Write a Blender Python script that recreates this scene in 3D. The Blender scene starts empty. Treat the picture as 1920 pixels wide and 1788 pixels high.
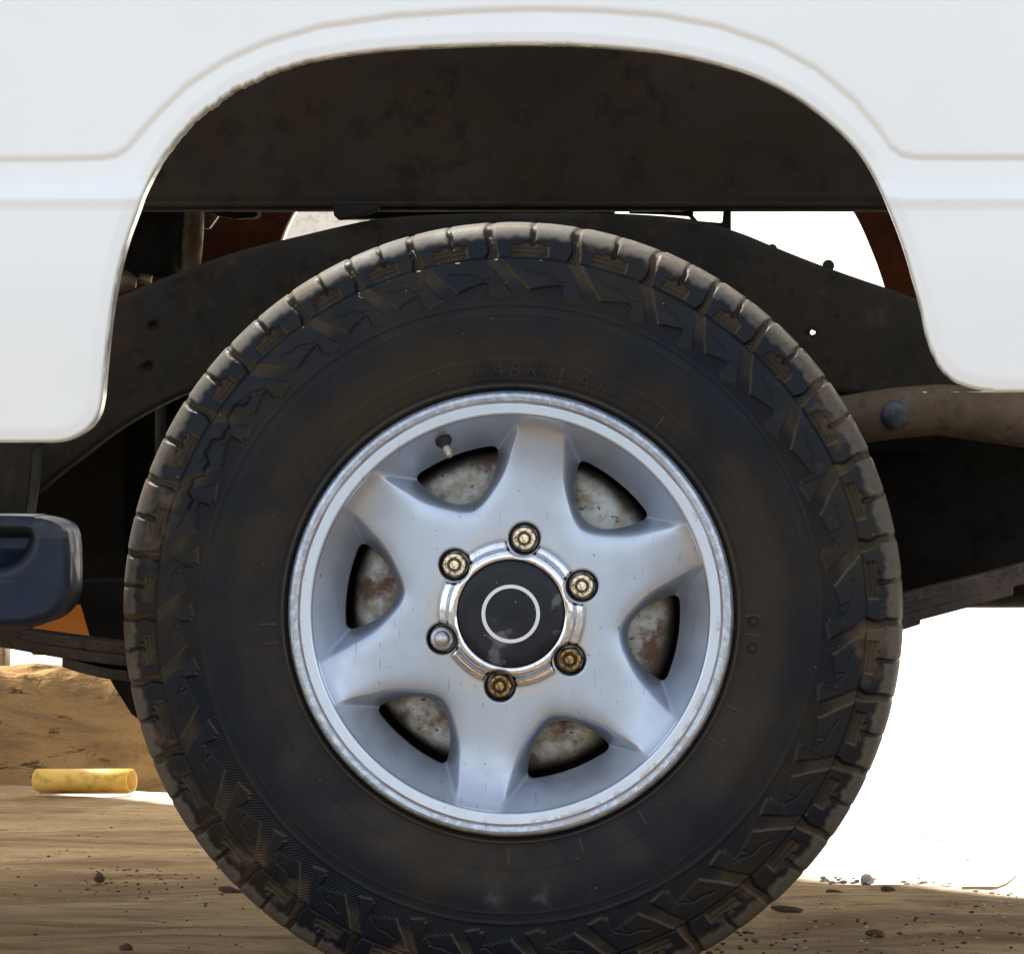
import bpy, bmesh, math, random
import numpy as np
from mathutils import Vector, Matrix

random.seed(4); rng = np.random.default_rng(4)
C = bpy.context.scene.collection
PI = math.pi

# ------------------------------------------------------------------ camera, sky, sun, exposure
S, D = 1878.0, 6.0                       # picture scale at the wheel plane (px per metre), camera distance
CX, CZ = (1500-957)/S, (1885-700)/S      # camera position
cam_d = bpy.data.cameras.new('camera'); cam = bpy.data.objects.new('camera', cam_d); C.objects.link(cam)
cam.location = (CX, -D, CZ); cam.rotation_euler = (PI/2, 0, 0)
cam_d.sensor_width = 36; cam_d.lens = 36*D/(1920/S)
cam_d.shift_x = (960-1500)/1920; cam_d.shift_y = (700-894)/1920
cam_d.clip_start = .1; cam_d.clip_end = 3000
sc = bpy.context.scene; sc.camera = cam
sc.view_settings.view_transform = 'Standard'; sc.view_settings.look = 'None'
sc.view_settings.exposure = 1.70; sc.view_settings.gamma = 1
SUN_EL, SUN_AZ = math.radians(60), math.radians(-36.9)     # behind the truck, to its left
w = bpy.data.worlds.new('World'); sc.world = w; w.use_nodes = True
nt = w.node_tree; bg = nt.nodes['Background']
sky = nt.nodes.new('ShaderNodeTexSky'); sky.sky_type = 'NISHITA'; sky.sun_disc = False
sky.sun_elevation = SUN_EL; sky.sun_rotation = SUN_AZ; sky.air_density = 1.0; sky.dust_density = 1.2; sky.ozone_density = 1.0
hs = nt.nodes.new('ShaderNodeHueSaturation'); hs.inputs['Saturation'].default_value = .48
nt.links.new(sky.outputs[0], hs.inputs['Color']); nt.links.new(hs.outputs[0], bg.inputs[0]); bg.inputs[1].default_value = 0.13
sd = bpy.data.lights.new('sun', 'SUN'); sd.energy = 4.5; sd.angle = math.radians(.5); sd.color = (1, .95, .87)
so = bpy.data.objects.new('sun', sd); C.objects.link(so)
sv = Vector((math.sin(SUN_AZ)*math.cos(SUN_EL), math.cos(SUN_AZ)*math.cos(SUN_EL), math.sin(SUN_EL)))
so.rotation_euler = sv.to_track_quat('Z', 'Y').to_euler(); so.location = (0, 5, 8)

def W(px, py, y=0.0):
    k = (D+y)/D
    return Vector((CX+(px-1500)/S*k, y, CZ+(700-py)/S*k))

# ------------------------------------------------------------------ node helper
class M:
    def __init__(s, name, rough=.6, metal=0., color=(.5,.5,.5), spec=.5):
        s.m = bpy.data.materials.new(name); s.m.use_nodes = True; s.t = s.m.node_tree
        s.b = s.t.nodes['Principled BSDF']; s.set('Roughness', rough); s.set('Metallic', metal)
        s.set('Base Color', (*color, 1)); s.set('Specular IOR Level', spec)
    def set(s, k, v):
        if isinstance(v, bpy.types.NodeSocket): s.t.links.new(v, s.b.inputs[k])
        else: s.b.inputs[k].default_value = v
    def n(s, typ, **kw):
        nd = s.t.nodes.new(typ)
        for k, v in kw.items():
            if k.startswith('_'): setattr(nd, k[1:], v)
        return nd
    def put(s, nd, k, v):
        if v is None: return
        if isinstance(v, bpy.types.NodeSocket): s.t.links.new(v, nd.inputs[k])
        else: nd.inputs[k].default_value = v
    def obj(s): return s.n('ShaderNodeTexCoord').outputs['Object']
    def scale(s, v, sx, sy, sz):
        nd = s.n('ShaderNodeMapping'); s.put(nd, 'Vector', v); nd.inputs['Scale'].default_value = (sx, sy, sz); return nd.outputs[0]
    def noise(s, vec, scale, detail=4, rough=.55, dist=0):
        nd = s.n('ShaderNodeTexNoise'); s.put(nd, 'Vector', vec); nd.inputs['Scale'].default_value = scale
        nd.inputs['Detail'].default_value = detail; nd.inputs['Roughness'].default_value = rough; nd.inputs['Distortion'].default_value = dist
        return nd.outputs['Fac']
    def voro(s, vec, scale, feat='F1'):
        nd = s.n('ShaderNodeTexVoronoi', _feature=feat); s.put(nd, 'Vector', vec); nd.inputs['Scale'].default_value = scale
        return nd.outputs['Distance'], (nd.outputs['Color'] if feat == 'F1' else None)
    def math(s, op, a, b=None, clamp=False):
        nd = s.n('ShaderNodeMath', _operation=op, _use_clamp=clamp); s.put(nd, 0, a); s.put(nd, 1, b); return nd.outputs[0]
    def ramp(s, f, lo, hi, a=0., b=1.):
        nd = s.n('ShaderNodeMapRange', _interpolation_type='SMOOTHSTEP'); s.put(nd, 'Value', f)
        nd.inputs['From Min'].default_value = lo; nd.inputs['From Max'].default_value = hi
        nd.inputs['To Min'].default_value = a; nd.inputs['To Max'].default_value = b; return nd.outputs[0]
    def mix(s, f, a, b):
        nd = s.n('ShaderNodeMix', _data_type='RGBA'); s.put(nd, 'Factor', f)
        for i, v in ((6, a), (7, b)):
            if isinstance(v, bpy.types.NodeSocket): s.t.links.new(v, nd.inputs[i])
            else: nd.inputs[i].default_value = (*v, 1)
        return nd.outputs[2]
    def attr(s, name): return s.n('ShaderNodeAttribute', _attribute_name=name).outputs['Fac']
    def polar(s):                                   # radius (m) and angle about the object's own y axis
        sp = s.n('ShaderNodeSeparateXYZ'); s.put(sp, 0, s.obj())
        r = s.math('SQRT', s.math('ADD', s.math('MULTIPLY', sp.outputs[0], sp.outputs[0]), s.math('MULTIPLY', sp.outputs[2], sp.outputs[2])))
        a = s.math('ARCTAN2', sp.outputs[2], sp.outputs[0]); return r, a
    def bump(s, h, strength=.3, dist=.002, nrm=None):
        nd = s.n('ShaderNodeBump'); s.put(nd, 'Height', h); s.put(nd, 'Strength', strength); s.put(nd, 'Distance', dist)
        if nrm: s.put(nd, 'Normal', nrm)
        return nd.outputs[0]

def dusty(name, c1, c2, rough=.75, metal=0., sc_=9, c3=None, bump=.35, lo=.4, hi=.65, spec=.18):
    m = M(name, rough, metal, c1, spec); o = m.obj()
    c = m.mix(m.ramp(m.noise(o, sc_, 6, .65), lo, hi), c1, c2)
    c = m.mix(m.ramp(m.noise(o, sc_*9, 4, .6), .5, .72), c, tuple(x*.55 for x in c1))
    if c3: c = m.mix(m.ramp(m.noise(o, sc_*3.3, 5, .7, .5), .56, .66), c, c3)
    m.set('Base Color', c)
    m.set('Roughness', m.ramp(m.noise(o, sc_*4, 3), .3, .7, rough-.12, min(1, rough+.12)))
    m.set('Normal', m.bump(m.noise(o, sc_*14, 5, .7), bump, .0015)); return m.m

# ------------------------------------------------------------------ materials
def mat_white():
    m = M('white_paint', .32, 0, (.8,.8,.79)); o = m.obj()
    c = m.mix(m.ramp(m.noise(o, 3, 5, .6), .4, .75), (.82,.815,.78), (.79,.78,.74))
    d, col = m.voro(o, 34)
    sep = m.n('ShaderNodeSeparateColor'); m.put(sep, 0, col)
    spk = m.math('MULTIPLY', m.math('LESS_THAN', d, m.math('MULTIPLY', sep.outputs[1], .045)), m.math('LESS_THAN', sep.outputs[0], .3))
    c = m.mix(m.math('MULTIPLY', spk, .8), c, (.16,.12,.09))
    # grime rubbed into the edge of the arch
    e = m.attr('edge')
    g = m.math('MULTIPLY', m.ramp(e, .35, 1.), m.ramp(m.noise(o, 40, 5, .7), .35, .65, .25, 1.))
    c = m.mix(g, c, (.30,.28,.20))
    sc1 = m.noise(m.scale(o, 22, 1, 260), 1, 2, .5)
    sc2 = m.math('MULTIPLY', m.ramp(sc1, .70, .74), m.ramp(m.noise(o, 3.1, 2), .56, .62))
    c = m.mix(m.math('MULTIPLY', sc2, .5), c, (.45,.44,.42))
    m.set('Base Color', c); m.set('Coat Weight', .5); m.set('Coat Roughness', .12)
    m.set('Roughness', m.ramp(m.noise(o, 7, 4), .3, .7, .3, .42))
    m.set('Normal', m.bump(m.math('ADD', m.noise(o, 260, 2), m.math('MULTIPLY', m.noise(o, 5, 2), 3.)), .05, .0012)); return m.m

def mat_rubber():
    m = M('tyre_rubber', .5, 0, (.02,.021,.024), .17); r, a = m.polar(); o = m.obj()
    n1 = m.noise(o, 7, 6, .62, .4); n2 = m.noise(o, 34, 5, .65)
    c = m.mix(m.ramp(n1, .40, .64), (.0030,.0045,.0085), (.0120,.0090,.0058))
    # brown dust ring on the smooth sidewall, blue-black between
    ring = m.math('MULTIPLY', m.ramp(r, .218, .245), m.ramp(r, .262, .292, 1., 0.))
    c = m.mix(m.math('MULTIPLY', ring, m.ramp(n1, .3, .6, .1, .75)), c, (.026,.0185,.0105))
    dirt = m.attr('dirt')
    c = m.mix(m.math('MULTIPLY', dirt, m.ramp(n2, .3, .62, .45, 1.)), c, (.085,.060,.033))
    worn = m.math('MULTIPLY', m.attr('worn'), m.ramp(m.noise(o, 150, 5, .75), .30, .66, .55, 1.))
    c = m.mix(worn, c, (.080,.070,.056))
    nb = m.noise(o, 15, 4, .6)
    c = m.mix(m.math('MULTIPLY', m.ramp(nb, .56, .68), m.math('MULTIPLY', m.ramp(r, .335, .35), .6)), c, (.095,.062,.034))
    # dust specks
    d, col = m.voro(o, 210); sep = m.n('ShaderNodeSeparateColor'); m.put(sep, 0, col)
    spk = m.math('MULTIPLY', m.math('LESS_THAN', d, m.math('MULTIPLY', sep.outputs[1], .15)), m.math('LESS_THAN', sep.outputs[0], .05))
    c = m.mix(m.math('MULTIPLY', spk, .6), c, (.30,.27,.21))
    # pale scuffs low on the sidewall
    sp = m.n('ShaderNodeSeparateXYZ'); m.put(sp, 0, o)
    low = m.math('MULTIPLY', m.ramp(sp.outputs[2], -.285, -.262, 1., 0.), m.ramp(r, .300, .285, 0., 1.))
    low = m.math('MULTIPLY', low, m.ramp(m.noise(m.scale(o, 40, 1, 34), 1, 5, .6), .50, .72))
    c = m.mix(m.math('MULTIPLY', low, m.ramp(m.math('ABSOLUTE', sp.outputs[0]), .05, .1, .5, 0.)), c, (.07,.075,.075))
    m.set('Base Color', c)
    m.set('Roughness', m.math('ADD', m.ramp(m.noise(o, 22, 5), .3, .7, .38, .56), m.math('MULTIPLY', m.math('ADD', dirt, worn, True), .25)))
    ph = m.math('ADD', m.math('MULTIPLY', a, 600.), m.math('MULTIPLY', r, 1500.))
    hat = m.math('MULTIPLY', m.math('SINE', ph), m.attr('hatch'))
    h = m.math('ADD', m.math('MULTIPLY', hat, .8), m.math('MULTIPLY', m.noise(o, 420, 3, .6), .35))
    lines = m.math('SINE', m.math('MULTIPLY', r, 5200.))
    h = m.math('ADD', h, m.math('MULTIPLY', lines, .03))
    m.set('Normal', m.bump(h, .8, .0005)); return m.m

def mat_rim():
    m = M('silver_wheel_paint', .33, .80, (.6,.62,.65)); r, a = m.polar(); o = m.obj()
    n1 = m.noise(o, 8, 5, .6)
    c = m.mix(m.ramp(n1, .4, .7), (.41,.455,.53), (.36,.39,.44))
    c = m.mix(m.math('MULTIPLY', m.ramp(r, .1985, .2000), .9), c, (.55,.60,.67))
    # dirt film down in the deep parts and about the nuts
    nutd = m.math('MULTIPLY', m.math('MULTIPLY', m.ramp(r, .096, .074, 0., 1.), m.ramp(m.noise(o, 22, 5, .6), .35, .65, .1, .8)), .8)
    c = m.mix(nutd, c, (.50,.43,.33))
    c = m.mix(m.math('MULTIPLY', m.attr('dirt'), m.ramp(m.noise(o, 30, 5, .65), .3, .7, .3, .9)), c, (.12,.10,.08))
    # scuffed bare flange
    fl = m.ramp(r, .2113, .2128)
    sc_n = m.noise(m.scale(o, 1, 1, 1), 130, 6, .75)
    flc = m.mix(m.ramp(sc_n, .42, .62), (.32,.35,.39), (.52,.56,.61))
    flc = m.mix(m.ramp(m.noise(o, 240, 4, .7), .64, .70), flc, (.08,.08,.09))
    c = m.mix(m.math('MULTIPLY', fl, m.ramp(m.noise(o, 12, 4), .3, .55, .35, 1.)), c, flc)
    # brown rust line in the groove
    rw = m.math('ADD', r, m.math('MULTIPLY', m.math('SUBTRACT', m.noise(o, 90, 3), .5), .0016))
    ln = m.math('MULTIPLY', m.ramp(rw, .2095, .2106), m.ramp(rw, .2110, .2121, 1., 0.))
    c = m.mix(m.math('MULTIPLY', ln, m.ramp(m.noise(o, 14, 4), .3, .6, .25, .9)), c, (.20,.10,.05))
    # kerb rash patches on the lip, thickest low right
    sp = m.n('ShaderNodeSeparateXYZ'); m.put(sp, 0, o)
    wt = m.ramp(m.math('SUBTRACT', sp.outputs[0], sp.outputs[2]), .0, .27, .0, .11)
    k = m.math('MULTIPLY', m.ramp(r, .204, .2095), m.ramp(m.math('ADD', m.noise(o, 36, 6, .7), wt), .62, .66))
    c = m.mix(m.math('MULTIPLY', k, .85), c, (.36,.345,.34))
    # small chips and scratches
    warp = m.n('ShaderNodeVectorMath', _operation='ADD'); nz = m.n('ShaderNodeTexNoise'); m.put(nz, 'Vector', o); nz.inputs['Scale'].default_value = 160; nz.inputs['Detail'].default_value = 3
    vs_ = m.n('ShaderNodeVectorMath', _operation='SCALE'); m.put(vs_, 0, nz.outputs['Color']); vs_.inputs['Scale'].default_value = .011; m.put(warp, 0, o); m.put(warp, 1, vs_.outputs[0])
    d, col = m.voro(m.scale(warp.outputs[0], 1.7, .6, .8), 100); sep = m.n('ShaderNodeSeparateColor'); m.put(sep, 0, col)
    spk = m.math('MULTIPLY', m.math('LESS_THAN', m.math('ADD', d, m.math('MULTIPLY', m.noise(o, 400, 2), .12)), m.math('MULTIPLY', sep.outputs[1], .19)), m.math('LESS_THAN', sep.outputs[0], .30))
    c = m.mix(m.math('MULTIPLY', spk, .85), c, (.07,.07,.08))
    s1 = m.noise(m.scale(o, 330, 1, 34), 1, 3, .5, .6)
    scr = m.math('MULTIPLY', m.ramp(s1, .665, .68), m.ramp(m.noise(o, 9, 3), .48, .54))
    c = m.mix(m.math('MULTIPLY', scr, .6), c, (.16,.17,.19))
    m.set('Base Color', c); m.set('Coat Weight', .25); m.set('Coat Roughness', .2)
    m.set('Metallic', m.math('SUBTRACT', .80, m.math('MULTIPLY', m.math('ADD', k, m.math('ADD', nutd, ln), True), .4)))
    m.set('Roughness', m.math('ADD', m.ramp(m.noise(o, 40, 4), .3, .7, .33, .43), m.math('MULTIPLY', fl, .08)))
    h = m.math('ADD', m.math('MULTIPLY', m.noise(o, 900, 2), .05), m.math('MULTIPLY', fl, m.math('MULTIPLY', sc_n, .8)))
    m.set('Normal', m.bump(h, .5, .0010)); return m.m

def mat_drum():
    m = M('rusted_brake_drum', .75, .1, (.4,.38,.34)); o = m.obj()
    n = m.noise(o, 16, 6, .7, .6)
    c = m.mix(m.ramp(n, .42, .62), (.52,.52,.49), (.30,.26,.18))
    c = m.mix(m.ramp(m.noise(o, 13, 5, .65), .47, .62), c, (.115,.055,.028))
    c = m.mix(m.ramp(m.noise(o, 130, 4, .7), .60, .68), c, (.06,.045,.035))
    r, a = m.polar()
    c = m.mix(m.ramp(m.math('ADD', r, m.math('MULTIPLY', m.noise(o, 30, 4), .03)), .157, .178), c, (.055,.040,.026))  # outer edge darkened in the colour for the shade inside the wheel
    m.set('Base Color', c); m.set('Normal', m.bump(m.noise(o, 120, 6, .7), .5, .001)); return m.m

def mat_ground(name='packed_dirt', far=True):
    m = M(name, .95, 0, (.2,.15,.1), .05); g = m.n('ShaderNodeNewGeometry').outputs['Position']
    st = m.scale(g, .8, 1.9, 1.9)
    n1 = m.noise(st, 2.6, 7, .62, .8); n2 = m.noise(st, 12, 6, .65, .4)
    c = m.mix(m.ramp(n1, .36, .64), (.21,.122,.052), (.50,.325,.145))
    c = m.mix(m.ramp(n2, .5, .68, 0., .7), c, (.24,.14,.060))
    c = m.mix(m.math('MULTIPLY', m.ramp(m.noise(g, 7, 5, .7, .3), .60, .68), m.ramp(m.noise(g, 70, 3), .48, .56)), c, (.26,.10,.045))
    c = m.mix(m.ramp(m.noise(g, 55, 5, .75), .63, .69), c, (.055,.038,.025))
    # thin cracks and dragged fibres running across
    cr = m.noise(m.scale(g, 2.2, 30, 30), 1.5, 6, .6, 1.2)
    c = m.mix(m.math('MULTIPLY', m.ramp(m.math('ABSOLUTE', m.math('SUBTRACT', cr, .5)), .0, .011, 1., 0.), m.ramp(n1, .45, .6, .0, .8)), c, (.05,.035,.025))
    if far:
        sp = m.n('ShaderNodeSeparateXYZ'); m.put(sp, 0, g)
        # beyond the slanting shadow edge the colour is paled to read as glaring sun
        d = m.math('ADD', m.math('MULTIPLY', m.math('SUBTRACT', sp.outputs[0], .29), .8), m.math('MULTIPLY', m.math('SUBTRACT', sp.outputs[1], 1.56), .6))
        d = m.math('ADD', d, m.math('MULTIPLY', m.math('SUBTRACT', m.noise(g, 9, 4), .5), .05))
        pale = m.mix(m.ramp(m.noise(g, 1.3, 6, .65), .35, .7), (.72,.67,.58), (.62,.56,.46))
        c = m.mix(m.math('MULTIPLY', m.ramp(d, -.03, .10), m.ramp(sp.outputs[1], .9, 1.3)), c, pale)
        c = m.mix(m.ramp(sp.outputs[1], -.9, -.3, 1., 0.), c, m.mix(m.ramp(m.noise(g, 3, 6, .7), .3, .7), (.10,.096,.09), (.125,.12,.111)))  # unseen ground in front greyed down to bounce less light at the truck
    c = m.mix(m.ramp(m.noise(g, 260, 4, .8), .55, .72, 0., .5), c, (.12,.08,.045))
    if not far:
        c = m.mix(.75, c, (.13,.072,.030))
        c = m.mix(m.ramp(m.noise(m.scale(g, .7, 2, 3), 5, 6, .7, .5), .42, .6), c, (.30,.175,.07))
        c = m.mix(m.ramp(m.noise(m.scale(g, .6, 2, 2.4), 22, 5, .7, .3), .56, .66), c, (.07,.04,.02))
    m.set('Base Color', c)
    h = m.math('ADD', m.math('MULTIPLY', m.noise(m.scale(g, 1, 2.5, 2.5), 9, 6, .65), 1.), m.math('MULTIPLY', m.noise(g, 150, 4, .7), .22))
    m.set('Normal', m.bump(m.math('ADD', h, m.math('MULTIPLY', m.noise(g, 48, 5, .8), .35)), .75, .026)); return m.m

def mat_nut(name, bright):
    m = M(name, .3, .85, (.5,.38,.2)); o = m.obj()
    n = m.noise(o, 190, 5, .7, .5)
    gold = (.84,.72,.50) if bright else (.42,.27,.10)
    c = m.mix(m.ramp(n, .50 if bright else .40, .62), gold, (.10,.045,.018) if bright else (.045,.022,.010))
    r, a = m.polar(); rj = m.math('ADD', r, m.math('MULTIPLY', m.math('SUBTRACT', m.noise(o, 420, 3), .5), .0016))
    pit = m.math('MULTIPLY', m.ramp(rj, .0042, .0050), m.ramp(rj, .0064, .0073, 1., 0.))
    rimd = m.ramp(rj, .0102, .0114)
    c = m.mix(m.math('MULTIPLY', m.math('ADD', pit, rimd, True), .9), c, (.055,.022,.008))
    m.set('Base Color', c); m.set('Metallic', m.ramp(n, .45, .62, .8, .2)); m.set('Roughness', m.ramp(n, .42, .62, .26, .7))
    m.set('Normal', m.bump(n, .6, .0008)); return m.m

def mat_cap():
    m = M('black_cap_plastic', .28, 0, (.018,.020,.026), .25); o = m.obj()
    d, col = m.voro(o, 420); sep = m.n('ShaderNodeSeparateColor'); m.put(sep, 0, col)
    spk = m.math('MULTIPLY', m.math('LESS_THAN', d, m.math('MULTIPLY', sep.outputs[1], .26)), m.math('LESS_THAN', sep.outputs[0], .05))
    c = m.mix(m.ramp(m.noise(o, 30, 5, .7), .42, .75), (.006,.0075,.011), (.016,.0175,.021))
    c = m.mix(m.math('MULTIPLY', spk, .8), c, (.45,.45,.43))
    sm = m.math('MULTIPLY', m.ramp(m.noise(o, 38, 3, .5), .64, .72), .35)
    c = m.mix(sm, c, (.22,.22,.22))
    m.set('Base Color', c); m.set('Roughness', m.ramp(m.noise(o, 60, 4), .3, .7, .25, .45)); return m.m

def mat_plastic():
    m = M('blue_black_step_plastic', .5, 0, (.02,.03,.05), .28); o = m.obj()
    c = m.mix(m.ramp(m.noise(o, 14, 6, .65), .38, .62), (.0025,.009,.026), (.005,.010,.020))
    c = m.mix(m.math('MULTIPLY', m.attr('worn'), m.ramp(m.noise(o, 40, 6, .7), .35, .65, .3, .9)), c, (.075,.070,.062))
    c = m.mix(m.ramp(m.noise(o, 90, 5, .75), .64, .72, 0., .6), c, (.09,.09,.088))
    m.set('Base Color', c); m.set('Roughness', m.ramp(m.noise(o, 30, 4), .3, .7, .36, .6)); m.set('Normal', m.bump(m.noise(o, 300, 4, .7), .25, .0006)); return m.m

WHITE = mat_white(); RUBBER = mat_rubber(); RIM = mat_rim(); DRUM = mat_drum()
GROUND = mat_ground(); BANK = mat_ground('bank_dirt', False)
NUT_B = mat_nut('brassy_nut', True); NUT_R = mat_nut('rusty_nut', False); CAP = mat_cap(); STEP = mat_plastic()
CHROME = dusty('chrome', (.78,.79,.82), (.70,.70,.72), .10, 1., 30, None, .02)
ZINC = dusty('dull_zinc', (.52,.53,.54), (.36,.36,.36), .32, .9, 60, None, .2)
RINGW = M('ivory_ring_print', .4, 0, (.66,.66,.60)).m
UNDER = dusty('underbody_paint', (.0095,.0068,.0044), (.0175,.0115,.007), .92, 0, 4, (.008,.0068,.006), .3)
FRAME = dusty('chassis_paint', (.009,.008,.0068), (.017,.0135,.010), .85, 0, 7, (.022,.013,.008), .4)
TUBE = dusty('dusty_tube', (.058,.043,.029), (.040,.030,.020), .8, 0, 9, (.06,.05,.045), .4)
BOLT = dusty('blue_bolt', (.045,.055,.068), (.022,.024,.028), .6, .2, 40, None, .3)
RUSTRED = dusty('red_brown_primer', (.10,.030,.013), (.06,.020,.010), .8, 0, 7, (.05,.025,.015), .4)
BLACK = dusty('grimy_black', (.005,.0045,.004), (.010,.008,.006), .85, 0, 8, None, .4)
SPRING = dusty('spring_steel', (.038,.030,.026), (.065,.048,.038), .6, .2, 16, (.09,.05,.035), .5)
SHOCK = dusty('dusty_metal', (.20,.16,.11), (.09,.065,.042), .55, .5, 14, (.07,.05,.035), .4)
VALVE = dusty('valve_rubber', (.015,.015,.016), (.03,.028,.025), .6, 0, 80)
BRASS = dusty('valve_brass', (.55,.50,.38), (.35,.30,.20), .35, .8, 120)
DARKIN = dusty('dark_barrel', (.035,.030,.026), (.06,.045,.032), .8, .1, 20)
WOOD = dusty('weathered_wood', (.34,.23,.13), (.22,.14,.08), .85, 0, 6, (.08,.05,.03), .6)
STONE = dusty('pale_stone', (.46,.40,.33), (.30,.25,.20), .8, 0, 30, None, .5)
CLOD = dusty('dark_clod', (.085,.050,.030), (.16,.095,.055), .9, 0, 30, None, .5)
PLASTER = dusty('grey_plaster', (.50,.47,.42), (.44,.41,.36), .9, 0, 1.5, None, .3)
ADOBE = dusty('brown_plaster', (.38,.28,.19), (.30,.21,.14), .9, 0, 1.5, None, .3)
GLASSD = M('window_glass', .1, 0, (.03,.035,.04)).m
YEL = dusty('yellow_pipe', (.72,.44,.09), (.55,.29,.05), .45, 0, 5, (.40,.22,.07), .15, .4)
def mat_flap():
    m = M('orange_flap', .6, 0, (.62,.26,.05)); o = m.obj()
    c = m.mix(m.ramp(m.noise(o, 12, 4), .4, .7), (.66,.29,.05), (.42,.16,.03)); m.set('Base Color', c)
    tr = m.n('ShaderNodeBsdfTranslucent'); m.put(tr, 'Color', c)
    mx = m.n('ShaderNodeMixShader'); mx.inputs[0].default_value = .3
    m.t.links.new(m.b.outputs[0], mx.inputs[1]); m.t.links.new(tr.outputs[0], mx.inputs[2])
    m.t.links.new(mx.outputs[0], m.t.nodes['Material Output'].inputs[0]); return m.m
FLAP = mat_flap()

# ------------------------------------------------------------------ object helpers
def tag(o, label=None, cat=None, group=None, kind=None):
    for k, v in (('label', label), ('category', cat), ('group', group), ('kind', kind)):
        if v: o[k] = v
    return o
def link(name, me, mat, parent=None, loc=None):
    o = bpy.data.objects.new(name, me); C.objects.link(o)
    if mat and not me.materials: me.materials.append(mat)
    if parent: o.parent = parent
    if loc is not None: o.location = loc
    return o
def empty(name, loc, parent=None):
    o = bpy.data.objects.new(name, None); C.objects.link(o); o.location = loc; o.empty_display_size = .1
    if parent: o.parent = parent
    return o
def frommesh(name, V, F, N=None, attrs=None, smooth=True):
    me = bpy.data.meshes.new(name); me.from_pydata(V if isinstance(V, list) else V.tolist(), [], F if isinstance(F, list) else F.tolist())
    me.polygons.foreach_set('use_smooth', [smooth]*len(me.polygons))
    for k, a in (attrs or {}).items():
        at = me.attributes.new(k, 'FLOAT', 'POINT'); at.data.foreach_set('value', np.asarray(a, dtype=np.float32))
    me.update()
    if N is not None: me.normals_split_custom_set_from_vertices(N if isinstance(N, list) else N.tolist())
    return me
def grid_normals(P, wrap=False, sign=1):
    if wrap: du = np.roll(P, -1, 0)-np.roll(P, 1, 0)
    else: du = np.gradient(P, axis=0)
    dv = np.gradient(P, axis=1); n = np.cross(du, dv)*sign
    return n/np.maximum(np.linalg.norm(n, axis=2, keepdims=True), 1e-12)
def gridmesh(name, P, f=None, wrap=False, wall=(0, .01, 0), attrs=None, sign=1):
    """structured grid of points; cells where f<=0 are cut away along f=0 and the cut edge is turned back by the vector wall"""
    nu, nv = P.shape[:2]; N = grid_normals(P, wrap, sign).reshape(-1, 3); V = P.reshape(-1, 3)
    at = {k: a.reshape(-1) for k, a in (attrs or {}).items()}
    I = np.arange(nu if wrap else nu-1); I2 = (I+1) % nu; J = np.arange(nv-1)
    a = (I[:, None]*nv+J).ravel(); b = (I2[:, None]*nv+J).ravel(); c = (I2[:, None]*nv+J+1).ravel(); d = (I[:, None]*nv+J+1).ravel()
    Q = np.stack([a, b, c, d], 1)
    if sign < 0: Q = Q[:, ::-1]
    if f is None: return frommesh(name, V, Q, N, at)
    ff = f.reshape(-1); pos = ff[Q] > 0; full = pos.all(1); cut = pos.any(1) & ~full
    F = Q[full].tolist(); VV = V.tolist(); NN = N.tolist(); AA = {k: v.tolist() for k, v in at.items()}; ed = {}; segs = []
    def mid(i, j):
        k = (i, j) if i < j else (j, i)
        if k not in ed:
            t = ff[k[0]]/(ff[k[0]]-ff[k[1]]); ed[k] = len(VV)
            VV.append((V[k[0]]*(1-t)+V[k[1]]*t).tolist()); n = N[k[0]]*(1-t)+N[k[1]]*t; NN.append((n/np.linalg.norm(n)).tolist())
            for q in AA: AA[q].append(float(at[q][k[0]]*(1-t)+at[q][k[1]]*t))
        return ed[k]
    for q in Q[cut]:
        poly = []; cr = []
        for i in range(4):
            i0, i1 = int(q[i]), int(q[(i+1) % 4])
            if ff[i0] > 0: poly.append(i0)
            if (ff[i0] > 0) != (ff[i1] > 0):
                e = mid(i0, i1); poly.append(e); cr.append((e, ff[i0] > 0))
        if len(poly) >= 3: F.append(poly)
        if len(cr) == 2:
            if cr[0][1]: segs.append((cr[1][0], cr[0][0]))
            else: segs.append((cr[0][0], cr[1][0]))
    wv = {}; wn = {}
    wl = Vector(wall)
    for s, e in segs:
        dv = Vector(VV[e])-Vector(VV[s]); n = wl.cross(dv)
        if n.length > 1e-12:
            n.normalize()
            for q in (s, e): wn[q] = wn.get(q, Vector())+n
    for q in wn:
        n = wn[q].normalized(); i = len(VV)
        VV.append(VV[q]); NN.append(tuple(-n)); VV.append(tuple(Vector(VV[q])+wl)); NN.append(tuple(-n)); wv[q] = i
        for k in AA: AA[k] += [AA[k][q]]*2
    for s, e in segs:
        if s in wv and e in wv: F.append([wv[s], wv[e], wv[e]+1, wv[s]+1])
    return frommesh(name, VV, F, NN, AA)
def sdpoly(X, Z, poly, closed=True):
    """signed distance to a polygon (positive inside)"""
    pts = np.array(poly, float); q = np.roll(pts, -1, 0) if closed else pts[1:]; p = pts if closed else pts[:-1]
    sh = X.shape; x = X.ravel(); z = Z.ravel(); best = np.full(x.shape, 1e18); ins = np.zeros(x.shape, bool)
    for (ax, az), (bx, bz) in zip(p, q):
        ex, ez = bx-ax, bz-az; L = ex*ex+ez*ez
        if L == 0: continue
        t = np.clip(((x-ax)*ex+(z-az)*ez)/L, 0, 1); best = np.minimum(best, (x-ax-t*ex)**2+(z-az-t*ez)**2)
        if closed:
            c = ((az > z) != (bz > z)); 
            if ez != 0: ins ^= c & (x < (bx-ax)*(z-az)/ez+ax)
    dd = np.sqrt(best)
    return (np.where(ins, dd, -dd) if closed else dd).reshape(sh)
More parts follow.
